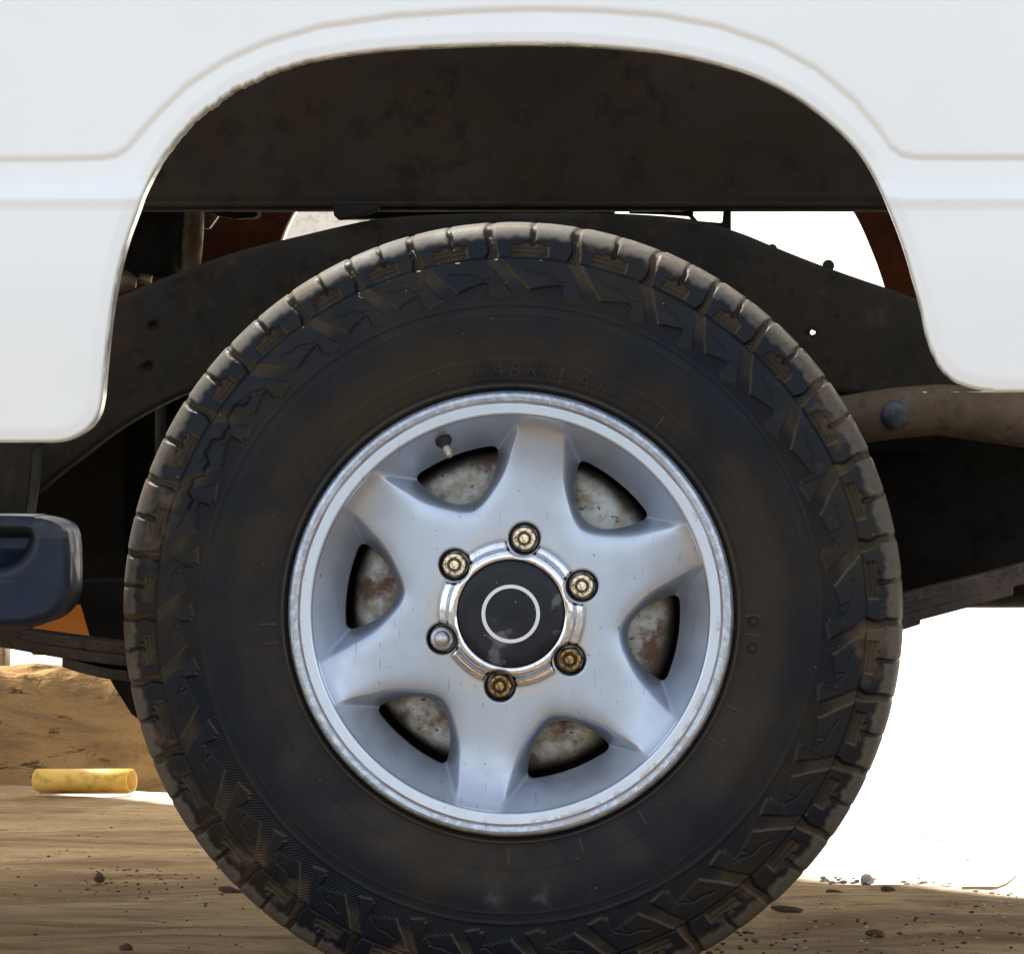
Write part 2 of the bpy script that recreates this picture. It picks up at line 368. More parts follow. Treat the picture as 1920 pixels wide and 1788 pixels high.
def smooth_poly(pts, n=6, closed=False):
    P = [Vector((a, b, 0)) for a, b in pts]; out = []; N = len(P)
    rngi = range(N if closed else N-1)
    for i in rngi:
        if closed: p0, p1, p2, p3 = P[i-1], P[i], P[(i+1) % N], P[(i+2) % N]
        else: p0, p1, p2, p3 = P[max(i-1, 0)], P[i], P[i+1], P[min(i+2, N-1)]
        for k in range(n):
            t = k/n
            v = .5*((2*p1)+(p2-p0)*t+(2*p0-5*p1+4*p2-p3)*t*t+(3*p1-p0-3*p2+p3)*t**3); out.append((v.x, v.y))
    if not closed: out.append(pts[-1])
    return out
def sstep(x, a, b):
    t = np.clip((x-a)/(b-a), 0, 1); return t*t*(3-2*t)
def smin(a, b, k):
    h = np.clip(.5+.5*(b-a)/k, 0, 1); return b*(1-h)+a*h-k*h*(1-h)
def lathe(name, prof, n=96, mat=None, parent=None, loc=(0,0,0), cap=False):
    """prof = [(radius, y)], turned about the y axis"""
    V = []; F = []
    for r, y in prof:
        for i in range(n):
            a = 2*PI*i/n; V.append((r*math.cos(a), y, r*math.sin(a)))
    for j in range(len(prof)-1):
        for i in range(n):
            F.append((j*n+i, j*n+(i+1) % n, (j+1)*n+(i+1) % n, (j+1)*n+i))
    me = frommesh(name, V, F)
    bm = bmesh.new(); bm.from_mesh(me); bmesh.ops.recalc_face_normals(bm, faces=bm.faces)
    if prof[0][0] < 1e-6 or prof[-1][0] < 1e-6: bmesh.ops.remove_doubles(bm, verts=bm.verts, dist=1e-6)
    for e in bm.edges: e.smooth = not (len(e.link_faces) == 2 and e.calc_face_angle(0) > .7)
    bm.to_mesh(me); bm.free()
    return link(name, me, mat, parent, loc)
def boxbm(bm, x0, x1, y0, y1, z0, z1, bev=0):
    r = bmesh.ops.create_cube(bm, size=1); vs = r['verts']
    for v in vs: v.co = Vector(((x0+x1)/2+v.co.x*(x1-x0), (y0+y1)/2+v.co.y*(y1-y0), (z0+z1)/2+v.co.z*(z1-z0)))
    if bev:
        es = list({e for v in vs for e in v.link_edges}); bmesh.ops.bevel(bm, geom=es, offset=bev, segments=2, affect='EDGES')
def box(name, x0, x1, y0, y1, z0, z1, mat, parent=None, bev=.002):
    me = bpy.data.meshes.new(name); bm = bmesh.new(); boxbm(bm, x0, x1, y0, y1, z0, z1, bev); bm.to_mesh(me); bm.free()
    o = link(name, me, mat); 
    if parent: o.parent = parent
    return o
def prism(name, pts, y0, y1, mat, parent=None, bev=.002):
    """outline of picture points lying at depth y0, given real thickness y0..y1"""
    me = bpy.data.meshes.new(name); bm = bmesh.new()
    vs = [bm.verts.new(W(a, b, y0)) for a, b in pts]; f = bm.faces.new(vs)
    r = bmesh.ops.extrude_face_region(bm, geom=[f]); ev = [e for e in r['geom'] if isinstance(e, bmesh.types.BMVert)]
    bmesh.ops.translate(bm, verts=ev, vec=(0, y1-y0, 0)); bmesh.ops.recalc_face_normals(bm, faces=bm.faces)
    if bev:
        es = [e for e in bm.edges if len(e.link_faces) == 2 and e.calc_face_angle(0) > .9]
        bmesh.ops.bevel(bm, geom=es, offset=bev, segments=2, affect='EDGES')
    bm.to_mesh(me); bm.free(); return link(name, me, mat, parent)
def tube(name, pts, rad, mat, parent=None, n=20, cap=True):
    """round bar through world points; rad may be a list"""
    P = [Vector(p) for p in pts]; R = rad if isinstance(rad, (list, tuple)) else [rad]*len(P)
    V = []; F = []; up = None
    for i, p in enumerate(P):
        t = (P[min(i+1, len(P)-1)]-P[max(i-1, 0)]).normalized()
        a = t.cross(Vector((0, 1, 0)) if abs(t.y) < .9 else Vector((0, 0, 1))).normalized(); b = t.cross(a)
        for k in range(n): V.append(tuple(p+(a*math.cos(2*PI*k/n)+b*math.sin(2*PI*k/n))*R[i]))
    for i in range(len(P)-1):
        for k in range(n): F.append((i*n+k, i*n+(k+1) % n, (i+1)*n+(k+1) % n, (i+1)*n+k))
    if cap: F.append(tuple(range(n))[::-1]); F.append(tuple((len(P)-1)*n+k for k in range(n)))
    me = frommesh(name, V, F); bm = bmesh.new(); bm.from_mesh(me); bmesh.ops.recalc_face_normals(bm, faces=bm.faces)
    for e in bm.edges: e.smooth = not (len(e.link_faces) == 2 and e.calc_face_angle(0) > .7)
    bm.to_mesh(me); bm.free(); return link(name, me, mat, parent)

# ------------------------------------------------------------------ the ground
def ground():
    xs = np.concatenate([[-900,-300,-100,-40,-15,-6], np.arange(-3, 2.6, .035), [6,15,40,100,300,900]])
    ys = np.concatenate([[-900,-300,-100,-40,-12,-5,-2], np.arange(-.5, 3.6, .03), np.arange(3.7, 9, .3), [12,20,40,100,300,900]])
    X, Y = np.meshgrid(xs, ys, indexing='ij')
    near = sstep(X, -3.2, -2.6)*(1-sstep(X, 2, 2.5))*sstep(Y, -1, -.4)*(1-sstep(Y, 3, 5))
    Z = near*(.004*np.sin(X*3.1+Y*5.3)+.003*np.sin(X*7.7-Y*11.)+.0022*np.sin(Y*31+2*np.sin(X*2.3))+.0015*rng.standard_normal(X.shape)*.5)
    P = np.stack([X, Y, Z-.004*near], 2)
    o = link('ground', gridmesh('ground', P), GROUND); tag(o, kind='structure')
ground()
def bank():
    xs = np.arange(-3.6, .22, .03); ys = np.concatenate([np.arange(3.10, 3.75, .012), np.arange(3.77, 4.1, .04)])
    X, Y = np.meshgrid(xs, ys, indexing='ij')
    end = 1-sstep(X, -.35, .15); wob = .03*np.sin(X*4.3)+.014*np.sin(X*13)
    t = Y-3.14-wob
    Z = .178*end*sstep(t, -.03, .045)*(1-sstep(t, .40, .85))
    rough = .010*np.sin(X*9+Y*40)+.006*np.sin(X*31-Y*23)+.004*rng.standard_normal(X.shape)
    Z = Z+rough*end*sstep(t, -.02, .03)*(1-sstep(t, .1, .4))-.012
    P = np.stack([X, Y, Z], 2)
    tag(link('earth_bank', gridmesh('earth_bank', P), BANK), kind='structure')
bank()

# ------------------------------------------------------------------ the pickup truck
truck = empty('pickup_truck', (0, .8, 0))
tag(truck, 'white pickup truck filling the picture, seen at its rear wheel arch, dusty underneath', 'pickup truck')
def P_(o):                       # parent without moving
    o.parent = truck; o.matrix_parent_inverse = Matrix.Translation(-truck.location); return o

ARCH = [(-3000,830),(0,830),(60,830),(110,829),(140,820),(165,803),(182,780),(190,750),(194,710),(200,650),(206,600),(214,550),(224,500),(238,450),
        (256,400),(276,348),(305,296),(343,246),(390,203),(440,169),(495,143),(545,124),(600,111),(670,100),(750,92),(850,87),(950,84),(1050,84.5),
        (1150,90),(1250,101),(1340,120),(1420,146),(1490,182),(1550,226),(1605,280),(1640,335),(1667,395),(1690,455),(1710,520),(1727,585),
        (1740,640),(1755,680),(1780,709),(1815,726),(1860,734),(1920,736),(5000,736)]
CREASE = [(-3000,300),(0,300),(120,299),(190,297),(218,292),(240,278),(262,252),(300,210),(350,162),(420,116),(500,80),(600,51),(740,31),(880,22),(1000,18),(1120,21),
          (1240,30),(1350,51),(1450,86),(1530,130),(1600,188),(1645,240),(1670,276),(1690,291),(1715,296),(1800,297),(1920,297),(5000,297)]
def side_depth(X, Z, sd_arch, coarse=False):
    cr = sdpoly(X, Z, [(-3000,-6000)]+CREASE+[(5000,-6000)])         # >0 above the crease
    dz = 0
    out = sstep(-cr, -9, 15)                                        # flare and lower body stand proud of the upper side
    out = sstep(-cr, -6, 9)
    dep = 3.0*sstep(-cr, -10, 14)-3.0*sstep(-cr, 14, 80)
    dep += 1.6*np.exp(-((cr+3)/6.)**2)                               # the crease itself is a shallow gutter
    side = 1-sstep(np.clip(sd_arch, 0, None), 30, 95)                # 1 next to the arch
    lower = sstep(Z, 338, 372)
    dep += -4.0*lower                                               # rounded rub strip below the waist
    dep += 5.0*sstep(Z, 372, 395)*.35
    dep += 6*sstep(Z, 480, 900)                                     # tuck-under
    dep += 2.6*np.clip((-Z)/500, 0, 3)
    e = np.clip(sd_arch, 0, 30)
    dep += 2.2*(1-sstep(e, 0, 30)) + 6.0*(1-np.clip(e/7, 0, 1))**2    # the rolled lip
    return dep/1000
def panel(name, y, step, mat, x0, x1, z0, flip=False, jag=True, wall=.03, plain=False):
    xs = np.concatenate([np.arange(x0, -40, step*4), np.arange(-40, 1960, step), np.arange(1960, x1, step*4)])
    zs = np.concatenate([np.arange(z0, -40, step*4), np.arange(-40, 850, step)])
    X, Z = np.meshgrid(xs, zs, indexing='ij')
    poly = [(a, b) for a, b in ARCH]; poly = smooth_poly(poly, 4)
    poly = [(-3000,-6000)]+poly+[(5000,-6000)]
    f = sdpoly(X, Z, poly)
    if jag:                                                        # chewed paint edge on the upper left curve
        wgt = np.exp(-((X-440)/130.)**2)*(Z < 330)+.6*np.exp(-((X-1755)/40.)**2)+.45*np.exp(-((X-1050)/30.)**2)
        f = f-wgt*(1.4*np.sin(X*.09)+1.1*np.sin(X*.23+1)+.9*np.sin(X*.51))
    dep = np.zeros_like(X) if plain else side_depth(X, Z, f)
    k = (D+y)/D if not flip else 1.0
    k = (D-.02)/D
    Px = CX+(X-1500)/S*k; Pz = CZ+(700-Z)/S*k
    Yw = y-dep if flip else y+dep
    P = np.stack([Px, Yw, Pz], 2)
    edge = 1-np.clip(f/9, 0, 1)
    me = gridmesh(name, P, f, False, (0, -wall if flip else wall, 0), {'edge': edge}, sign=(1 if flip else -1)*-1 if False else (1 if flip else -1))
    return P_(link(name, me, mat))
panel('side_panel', -.02, 2.6, WHITE, -900, 2600, -420)
fp = panel('far_side_panel', 1.66, 10, WHITE, -900, 2600, -420, flip=True, jag=False)
fi = panel('far_inner_fender', 1.60, 10, RUSTRED, -900, 2600, -420, flip=False, jag=False, plain=True, wall=.03)
def wx(px, y=-.02): return CX+(px-1500)/S*(D+y)/D
def wz(py, y=-.02): return CZ+(700-py)/S*(D+y)/D
XL, XR = wx(-900), wx(2600)
P_(box('bed_floor', XL, XR, .33, 1.58, .850, .875, UNDER))
P_(box('top_rail', XL, XR, -.015, .05, wz(-425), wz(-400), WHITE, bev=.006))
P_(box('top_rail', XL, XR, 1.59, 1.655, wz(-425), wz(-400), WHITE, bev=.006))
P_(box('tailgate', XR-.02, XR+.02, -.005, 1.65, wz(736), wz(-425), WHITE, bev=.006))
P_(box('front_bed_wall', XL-.02, XL+.02, -.005, 1.65, wz(830), wz(-425), WHITE, bev=.006))
# inner bed panel behind the arch, folded at the bottom
def inner():
    prof = [(.35, 1.10), (.33, 1.02), (.322, .95), (.320, .90), (.320, wz(384, .32)), (.312, wz(378, .32)), (.3105, wz(381, .31)), (.311, wz(386,.31)), (.318, wz(392,.31)), (.40, wz(393,.31)), (.40, .858)]
    V = []; F = []; xs = np.arange(XL+.03, XR-.02, .04)
    for x in xs:
        for (y, z) in prof: V.append((x, y+.0012*math.sin(x*9)*math.sin(z*25), z))
    n = len(prof)
    for i in range(len(xs)-1):
        for j in range(n-1): F.append((i*n+j, (i+1)*n+j, (i+1)*n+j+1, i*n+j+1))
    me = frommesh('inner_bed_panel', V, F); bm = bmesh.new(); bm.from_mesh(me)
    for e in bm.edges: e.smooth = not (len(e.link_faces) == 2 and e.calc_face_angle(0) > .6)
    bm.to_mesh(me); bm.free(); P_(link('inner_bed_panel', me, UNDER))
inner()
P_(box('floor_crossmember', wx(640,.5), wx(1150,.5), .50, .56, wz(410,.5), .849, UNDER))
P_(box('floor_crossmember', wx(1150,.9), wx(1180,.9), .42, 1.5, .840, .849, BLACK))

# chassis rail kicking up over the axle, with holes
def rail():
    top = smooth_poly([(-900,800),(-300,730),(0,655),(200,566),(330,512),(450,470),(560,443),(640,424),(720,409),(850,401),(1000,399),(1150,400),(1290,410),(1380,434),(1450,462),(1520,490),(1600,519),(1690,550),(1760,580),(1850,640),(2000,700),(2600,740)], 4)
    bot = smooth_poly([(2600,900),(2000,860),(1850,790),(1700,765),(1600,738),(1545,728),(1490,690),(1400,640),(1250,590),(1000,575),(800,590),(600,640),(450,700),(330,745),(220,805),(120,880),(0,955),(-300,975),(-900,975)], 4)
    poly = top+bot
    xs = np.arange(-900, 2600, 7.); zs = np.arange(390, 985, 4.)
    X, Z = np.meshgrid(xs, zs, indexing='ij'); f = sdpoly(X, Z, poly)
    dep = 3.5*(1-np.clip(f/9, 0, 1))**2
    for hx, hz, r in ((1524,623,5.5),(288,612,10),(277,688,10)):
        dd = np.hypot(X-hx, Z-hz)-r
        if hx > 1000: f = np.minimum(f, dd); dep += 5*(1-sstep(np.hypot(X-1521, Z-627)-9.5, -3, 1))
        else: dep += 8*(1-sstep(dd, -4, 1))
    k = (D+.30)/D
    P = np.stack([CX+(X-1500)/S*k, .30+dep/1000, CZ+(700-Z)/S*k], 2)
    P_(link('chassis_rail', gridmesh('chassis_rail', P, f, False, (0, .012, 0), None, sign=-1), FRAME))
    # upper and lower flanges run back from the web
    for nm, ln in (('rail_flange', top), ('rail_flange', bot)):
        V = []; F = []
        for a, b in ln:
            q = W(a, b, .30); V += [(q.x, .305, q.z), (q.x, .36, q.z+(-.006 if nm else 0)*0)]
        for i in range(len(ln)-1): F.append((2*i, 2*i+2, 2*i+3, 2*i+1))
        P_(link(nm, frommesh(nm, V, F), FRAME))
    q = W(1553, 497, .33); bl = lathe('rail_bolt', [(0,0),(.006,0),(.0065,.004),(.0065,.012),(0,.012)], 12, FRAME); bl.location = (q.x, .31, q.z-.001); P_(bl)
    q = W(1448, 464, .33); bl = lathe('rail_bolt', [(0,0),(.005,0),(.0055,.004),(.0055,.008),(0,.008)], 12, FRAME); bl.location = (q.x, .31, q.z-.002); P_(bl)
rail()
# small brackets between bed and rail
P_(prism('bed_bracket', [(624,384),(712,384),(712,392),(690,401),(655,410),(634,412),(626,404)], .28, .315, BLACK))
P_(prism('bed_bracket', [(1278,388),(1290,388),(1300,404),(1308,414),(1354,418),(1357,388),(1370,388),(1370,434),(1352,430),(1330,424),(1297,414)], .36, .40, BLACK, bev=.001))
P_(prism('bed_bracket', [(392,388),(482,388),(482,408),(440,410),(405,404)], .55, .60, UNDER))
P_(tube('brake_hose', [W(1180,396,.9), W(1240,398,.9), W(1300,402,.9)], .003, BLACK))
# shock absorber and small bits in the upper left of the arch
P_(tube('shock_absorber', [W(352,380,.62), W(351,430,.62), W(349,470,.62), W(346,509,.62)], [.0185,.0185,.0180,.0165], SHOCK))
P_(tube('shock_sleeve', [W(290,380,.60), W(285,520,.60)], [.032,.030], BLACK))
P_(tube('shock_mount', [W(215,528,.5), W(236,526,.5), W(256,530,.5)], [.013,.012,.006], SHOCK))
P_(tube('shock_mount', [W(262,522,.52), W(284,526,.52)], [.006,.006], SHOCK))
P_(prism('shock_bracket', [(382,400),(412,400),(404,412),(392,428),(380,430)], .64, .66, SHOCK))
P_(box('added_dark_sheet', wx(-100,.7), wx(430,.7), .70, .704, wz(1000,.7), wz(560,.7), BLACK))  # dark sheets added here to close bright gaps under the body
P_(box('added_dark_sheet', wx(1480,.5), wx(2400,.5), .5, .504, wz(850,.5), wz(700,.5), BLACK))
# rear spring hanger tube on the right
P_(tube('hanger_tube', [W(1500,800,.24), W(1600,786,.24), W(1680,774,.24), W(1760,768,.24), W(1830,775,.24), W(1920,788,.24), W(2300,830,.24)], [.026,.026,.0265,.0265,.028,.028,.028], TUBE, n=32))
bl = lathe('hanger_bolt', [(0,-.007),(.009,-.006),(.0135,-.002),(.0155,.004),(.0155,.01),(.018,.012)], 28, BOLT); q = W(1678,778,.212); bl.location = q; P_(bl)
# leaf spring
def spring():
    root = empty('leaf_spring', W(957, 1290, .2)); P_(root)
    def leaf(pts, th, y0, y1):
        V = []; F = []
        pp = smooth_poly(pts, 5)
        for i, (a, b) in enumerate(pp):
            for yy, o_ in ((y0, 0), (y1, 0), (y1, th), (y0, th)):
                q = W(a, b+o_, y0); V.append((q.x, yy, q.z))
        for i in range(len(pp)-1):
            for k in range(4): F.append((i*4+k, i*4+(k+1) % 4, i*4+4+(k+1) % 4, i*4+4+k))
        F += [(3,2,1,0), tuple(4*(len(pp)-1)+k for k in range(4))]
        me = frommesh('leaf', V, F, smooth=False); bm = bmesh.new(); bm.from_mesh(me); bmesh.ops.recalc_face_normals(bm, faces=bm.faces)
        bmesh.ops.bevel(bm, geom=[e for e in bm.edges if e.calc_face_angle(0) > 1], offset=.0012, segments=1, affect='EDGES'); bm.to_mesh(me); bm.free()
        o = link('leaf', me, SPRING); o.parent = root; o.matrix_parent_inverse = Matrix.Translation(-(root.location)); return o
    leaf([(-500,1108),(-200,1148),(0,1176),(120,1192),(240,1207),(500,1230),(957,1242),(1400,1200),(1640,1128),(1780,1092),(1920,1056),(2300,940)], 21, .17, .235)
    leaf([(-300,1152),(-100,1180),(0,1192),(118,1213),(240,1228),(500,1252),(957,1264),(1400,1220),(1640,1147),(1780,1110),(1920,1074),(2200,1000)], 21, .17, .235)
    leaf([(116,1230),(160,1243),(240,1257),(500,1273),(957,1284),(1400,1240),(1640,1166),(1780,1128),(1900,1096)], 20, .17, .235)
    leaf([(236,1262),(500,1292),(957,1303),(1400,1259),(1640,1185),(1726,1158)], 12, .17, .235)
spring()
P_(tube('axle_tube', [(0, .14, .385), (0, 1.5, .385)], .045, BLACK))
P_(prism('axle_bracket', [(138,1090),(170,1200),(194,1250),(212,1284),(246,1338),(330,1400),(420,1400),(420,1090)], .30, .42, BLACK))
def fuel():
    me = bpy.data.meshes.new('fuel_tank'); bm = bmesh.new()
    a = W(-700, 700, .50); b = W(285, 1135, .50); boxbm(bm, a.x, b.x, .50, 1.1, b.z, a.z, .03); bm.to_mesh(me); bm.free(); P_(link('fuel_tank', me, BLACK))
fuel()
P_(prism('body_mount', [(-400,835),(62,835),(58,900),(50,962),(40,1010),(-400,1010)], .16, .24, FRAME))
# spare tyre slung flat under the bed
sp_ = lathe('spare_tyre', [(.20,.06),(.19,.03),(.20,.0),(.24,-.005),(.30,.0),(.345,.012),(.365,.03),(.372,.06),(.372,.10),(.372,.14),(.365,.17),(.345,.188),(.30,.2),(.24,.205),(.20,.2),(.19,.17),(.20,.14)], 96, BLACK)
sp_.rotation_euler = (PI/2, 0, 0); sp_.location = (.50, .86, .378); P_(sp_)
fl = P_(prism('mud_flap', [(40,1060),(176,1060),(176,1228),(60,1228),(52,1150)], 1.50, 1.505, FLAP, bev=.001))
P_(tube('cross_tube', [W(-200,1176,1.3), W(44,1182,1.3), W(46,1182,1.3)], .006, dusty('olive_tube', (.35,.33,.2), (.25,.22,.12), .6)))

# running board
def step_board():
    xs = np.arange(-700, 160, 2.5); zs = np.arange(955, 1186, 2.5); X, Z = np.meshgrid(xs, zs, indexing='ij')
    out = smooth_poly([(-700,964),(0,967),(60,970),(96,977),(116,989),(125,1008),(128,1050),(128,1100),(124,1126),(112,1148),(90,1166),(55,1176),(0,1180),(-700,1182)], 5)
    f = sdpoly(X, Z, [(-900,962)]+out+[(-900,1178)])
    e = np.clip(f, 0, 40)
    rb = np.where(X > 60, 20, 13)
    dep = 20*(1-np.sqrt(np.clip(1-(1-np.clip(e/22, 0, 1))**2, 0, 1)))
    rc = smooth_poly([(-900,983),(0,984),(40,984),(62,990),(70,1006),(66,1030),(54,1052),(32,1071),(0,1083),(-60,1088),(-900,1090)], 5)
    g = sdpoly(X, Z, rc); lowr = sstep(g, 0, 26)
    dep += 38*lowr*(.55+.45*sstep(1095-Z, 20, 70)) + 1.5*np.exp(-(g/3)**2)
    k = (D-.03)/D
    P = np.stack([CX+(X-1500)/S*k, -.03+dep/1000, CZ+(700-Z)/S*k], 2)
    worn = np.clip(1-f/12, 0, 1)*.55+np.exp(-((g-9)/8)**2)*.5+.35*(Z < 1010)*(X > 60)
    me = gridmesh('running_board', P, f, False, (0, .10, 0), {'worn': np.clip(worn, 0, 1)}, sign=-1)
    P_(link('running_board', me, STEP))
step_board()

# ------------------------------------------------------------------ the wheel
HUB = Vector((0, 0, (1885-1151)/S)); mm = .001; px = 1/S
wheel = empty('wheel', HUB, None); wheel.parent = truck; wheel.matrix_parent_inverse = Matrix.Translation(-truck.location)

GRV = [-144.4,-134.9,-124.8,-112.3,-100.4,-90.6,-81,-69.4,-56.7,-46.9,-35,-25,-15.3,-3.2,10,22.3,32,41.6,53.4,66,78.9,91.6,103,114.5,125.5,138.4,151,163,174.5,185.5,195.6,205.6]
def tyre():
    NA = 1792
    ctl = [(414,17),(417,12),(421,9),(426,7.2),(436,6.2),(460,4.6),(500,1.3),(535,0),(575,.7),(610,2.8),(640,5.8),(668,9.6),(690,13.2),(706,16.8),(718,21.5),(727,28),(732,38),(735,55),(737,80),(738,132)]
    prof = smooth_poly(ctl, 14)
    pr = np.array(prof); ds = np.hypot(np.diff(pr[:, 0]), np.diff(pr[:, 1])/ (px*1000)); s = np.concatenate([[0], np.cumsum(ds)])
    # sample: fine on the sidewall and shoulder, coarser round the tread
    tot = s[-1]; s30 = s[np.argmax(pr[:, 1] > 40)]
    ss = np.concatenate([np.arange(0, s30, 1.9), np.arange(s30, tot, 5.)])
    R = np.interp(ss, s, pr[:, 0]); Yd = np.interp(ss, s, pr[:, 1])
    T = np.stack([np.gradient(R, ss), np.gradient(Yd, ss)], 1)          # r px, depth mm
    tr = T[:, 0]; ty = T[:, 1]/(px*1000); L = np.hypot(tr, ty); nr, ny = ty/L, -tr/L   # outward: +r, -depth
    th = np.arange(NA)/NA*360-144.4                                      # clockwise from top
    g = np.array(GRV+[GRV[0]+360]); U = np.interp(th, g, np.arange(len(g)))
    Uu, RR = np.meshgrid(U, R, indexing='ij'); _, YY = np.meshgrid(U, Yd, indexing='ij'); _, SS_ = np.meshgrid(U, ss, indexing='ij')
    u = Uu % 1.; uc = np.where(u > .5, u-1, u)                           # distance from the full groove, -.5..+.5
    pid = np.floor(Uu)
    jit = np.array([random.uniform(-1, 1) for _ in range(40)])[np.clip(pid.astype(int), 0, 39)]
    out = YY > 40; h = np.zeros_like(u); dirt = np.zeros_like(u); hatch = np.zeros_like(u)
    blk = sstep(RR, 666, 670)
    h += 1.2*blk
    h -= 1.0*np.exp(-((RR-667.5)/1.6)**2)*(YY < 40)                     # parting line
    # full groove between blocks, slightly S shaped
    bend = .020*np.sin((RR-668)/65*PI*2)
    gv = uc-bend; gw = .052+.03*sstep(RR, 690, 668)
    inb = (1-sstep(np.abs(gv), gw*.72, gw*1.12))*blk
    fade = 1-.82*np.where(YY > 40, 1, sstep(RR, 712, 729)); h -= 5.5*inb*fade; dirt += .8*inb*np.clip((gv+gw)/(2*gw), 0, 1)
    rib = np.exp(-((gv-.012)/.012)**2)*inb*(RR < 712); h += 2.2*rib
    dirt += 1.0*np.exp(-((gv-gw*1.02)/.012)**2)*blk*(RR < 716)            # dusty leading edge
    # narrow notch on the crown side of each block
    nt_ = (1-sstep(np.abs(u-.49-.01*np.sin(RR*.1)), .020, .032))*sstep(RR, 690, 694)
    h -= 4.6*nt_*fade; dirt += .35*nt_
    # ribbed pocket
    pk = sstep(u, .235, .25)*(1-sstep(u, .672, .685+.0*u))*sstep(RR, 671, 673)*(1-sstep(RR, 692, 694)); 
    pk2 = sstep(u, .36, .375)*(1-sstep(u, .60, .615))*sstep(RR, 690, 692)*(1-sstep(RR, 697, 700)); pkk = np.maximum(pk, pk2*.8)
    h -= 3.8*pkk; h += 2.1*pk*np.clip(np.sin((RR-671)/22*PI*2*2.5), -.3, 1)
    dirt += .55*pkk+1.0*np.exp(-((u-.69)/.012)**2)*sstep(RR, 670, 674)*(1-sstep(RR, 688, 694))
    h += .5*jit*blk
    # sidewall lugs inside the parting line
    sw = (1-sstep(RR, 664, 667))
    rb = np.where(u < .40, 597-4*np.cos(u*9), 607+ (u-.45)*34); rb = np.where(u > .94, 598, rb)
    lug = sstep(RR, rb-1.5, rb+1.5)*sw
    uc2 = .40*(668-RR)/68.; dpat = ((u-uc2+.5) % 1.)-.5; wv = .105+.035*sstep(RR, 640, 612)
    patch = (1-sstep(np.abs(dpat), wv-.018, wv+.012))*sstep(RR, 596, 600)
    lugm = lug*(1-patch)
    h += 2.1*lugm*(YY < 40)
    hatch += np.clip(patch*sw, 0, 1)+sstep(RR, 583, 587)*(1-lug)*sw*(1-patch)*.8
    dirt += .9*np.exp(-((dpat-wv-.0)/.016)**2)*lug+.35*patch*sw*sstep(RR, 612, 640)
    dirt += .5*np.exp(-((RR-rb)/2.0)**2)*(((u > .92) | (u < .3)))*(1-patch)*(YY < 40)
    wl = 636+7*np.sin((u-.3)*7.5)+3*np.sin(u*19); h -= 1.3*np.exp(-((RR-wl)/1.5)**2)*lugm*((u > .42) & (u < .97))
    # slanted notch in every lug
    sl = np.exp(-((((u-.78)-.0025*(620-RR)))/.012)**2)*(RR < 634)*(RR > 600); h -= 1.2*sl*lugm
    # concentric ribs
    h += .8*np.exp(-((RR-581)/3.2)**2)*(YY < 40); h += .5*np.exp(-((RR-562)/2)**2)*(YY < 40)*.6
    h += 1.0*np.exp(-((RR-428)/2.6)**2)-.9*np.exp(-((RR-434)/3)**2)
    h += .45*sstep(RR, 448, 452)*(1-sstep(RR, 478, 482))*.8
    dirt += .5*np.exp(-((RR-429)/2.)**2)*(YY < 40)
    # moulding ticks near the bead
    for tdeg in (-97, -92.5, 12, 38, 90.5, 95, 113, 122, 147, 180.5, 163):
        dd = ((th-tdeg+180) % 360-180)*PI/180*440; tk = np.exp(-(dd/1.2)**2)[:, None]*((RR > 440) & (RR < 470)); h += .7*tk; dirt += .7*tk
    for tdeg, r0 in ((3, 515), (9, 520), (146, 470), (151, 500), (-58, 505), (62, 512), (-120, 508)):
        dd = np.abs((th-tdeg+180) % 360-180)*PI/180*510; hatch += ((dd < 16)[:, None])*((np.abs(RR-r0-dd[:, None]*.6) < 17))*.3
    h += .30*(rng.standard_normal(40)[np.clip(pid.astype(int), 0, 39)])*lugm
    # crack in the left shoulder
    thm = th[:, None]+0*RR; ck = 640-52*np.clip((thm+72)/16, 0, 1)*0+8*np.sin(thm*.9)+3*np.sin(thm*2.7)
    h -= 3.*np.exp(-((RR-ck)/1.8)**2)*((thm > -72) & (thm < -50))
    # tread across the width: block rows
    tw = YY > 45
    lng = np.zeros_like(h)
    for gy in (62, 100): lng = np.maximum(lng, np.exp(-((YY-gy-4*np.sign(np.sin(Uu*2*PI)))/4.)**4))
    h -= np.where(tw, 9*lng, 0)
    h -= np.where(tw, 5*np.exp(-((((u*2+ (YY-45)*.01) % 1.)-.5)/.09)**4)*(YY > 66), 0)
    worn = sstep(RR+2.2*np.sin(Uu*17.3)+1.5*np.sin(Uu*41), 703, 712)*(1-inb)*(1-nt_)
    h += .25*rng.standard_normal(h.shape)*0
    # bulge at the contact patch
    thr = (th*PI/180)[:, None]
    Rm = RR*px+h*mm*nr[None, :]; Ym = YY*mm+h*mm*ny[None, :]
    X = Rm*np.sin(thr); Zc = Rm*np.cos(thr); Zc = np.maximum(Zc, -HUB.z+.0)     # flattened where it stands on the ground
    P = np.stack([X, Ym, Zc], 2)
    N = grid_normals(P, True, 1)
    ctr = N[:, 60, 1].mean()
    if ctr > 0: N = -N; flip = True
    else: flip = False
    nv = P.shape[1]; V = P.reshape(-1, 3); Nf = N.reshape(-1, 3)
    at = {'dirt': np.clip(dirt, 0, 1).ravel(), 'hatch': np.clip(hatch, 0, 1).ravel(), 'worn': np.clip(worn, 0, 1).ravel()}
    I = np.arange(NA); J = np.arange(nv-1); I2 = (I+1) % NA
    Q = np.stack([(I[:, None]*nv+J), (I2[:, None]*nv+J), (I2[:, None]*nv+J+1), (I[:, None]*nv+J+1)], 2)   # NA x nv-1 x 4
    if flip: Q = Q[:, :, ::-1]
    rowblk = (R[:-1] > 668) & (Yd[:-1] < 62)
    colid = np.floor(U*2-.02+1e-6).astype(int)
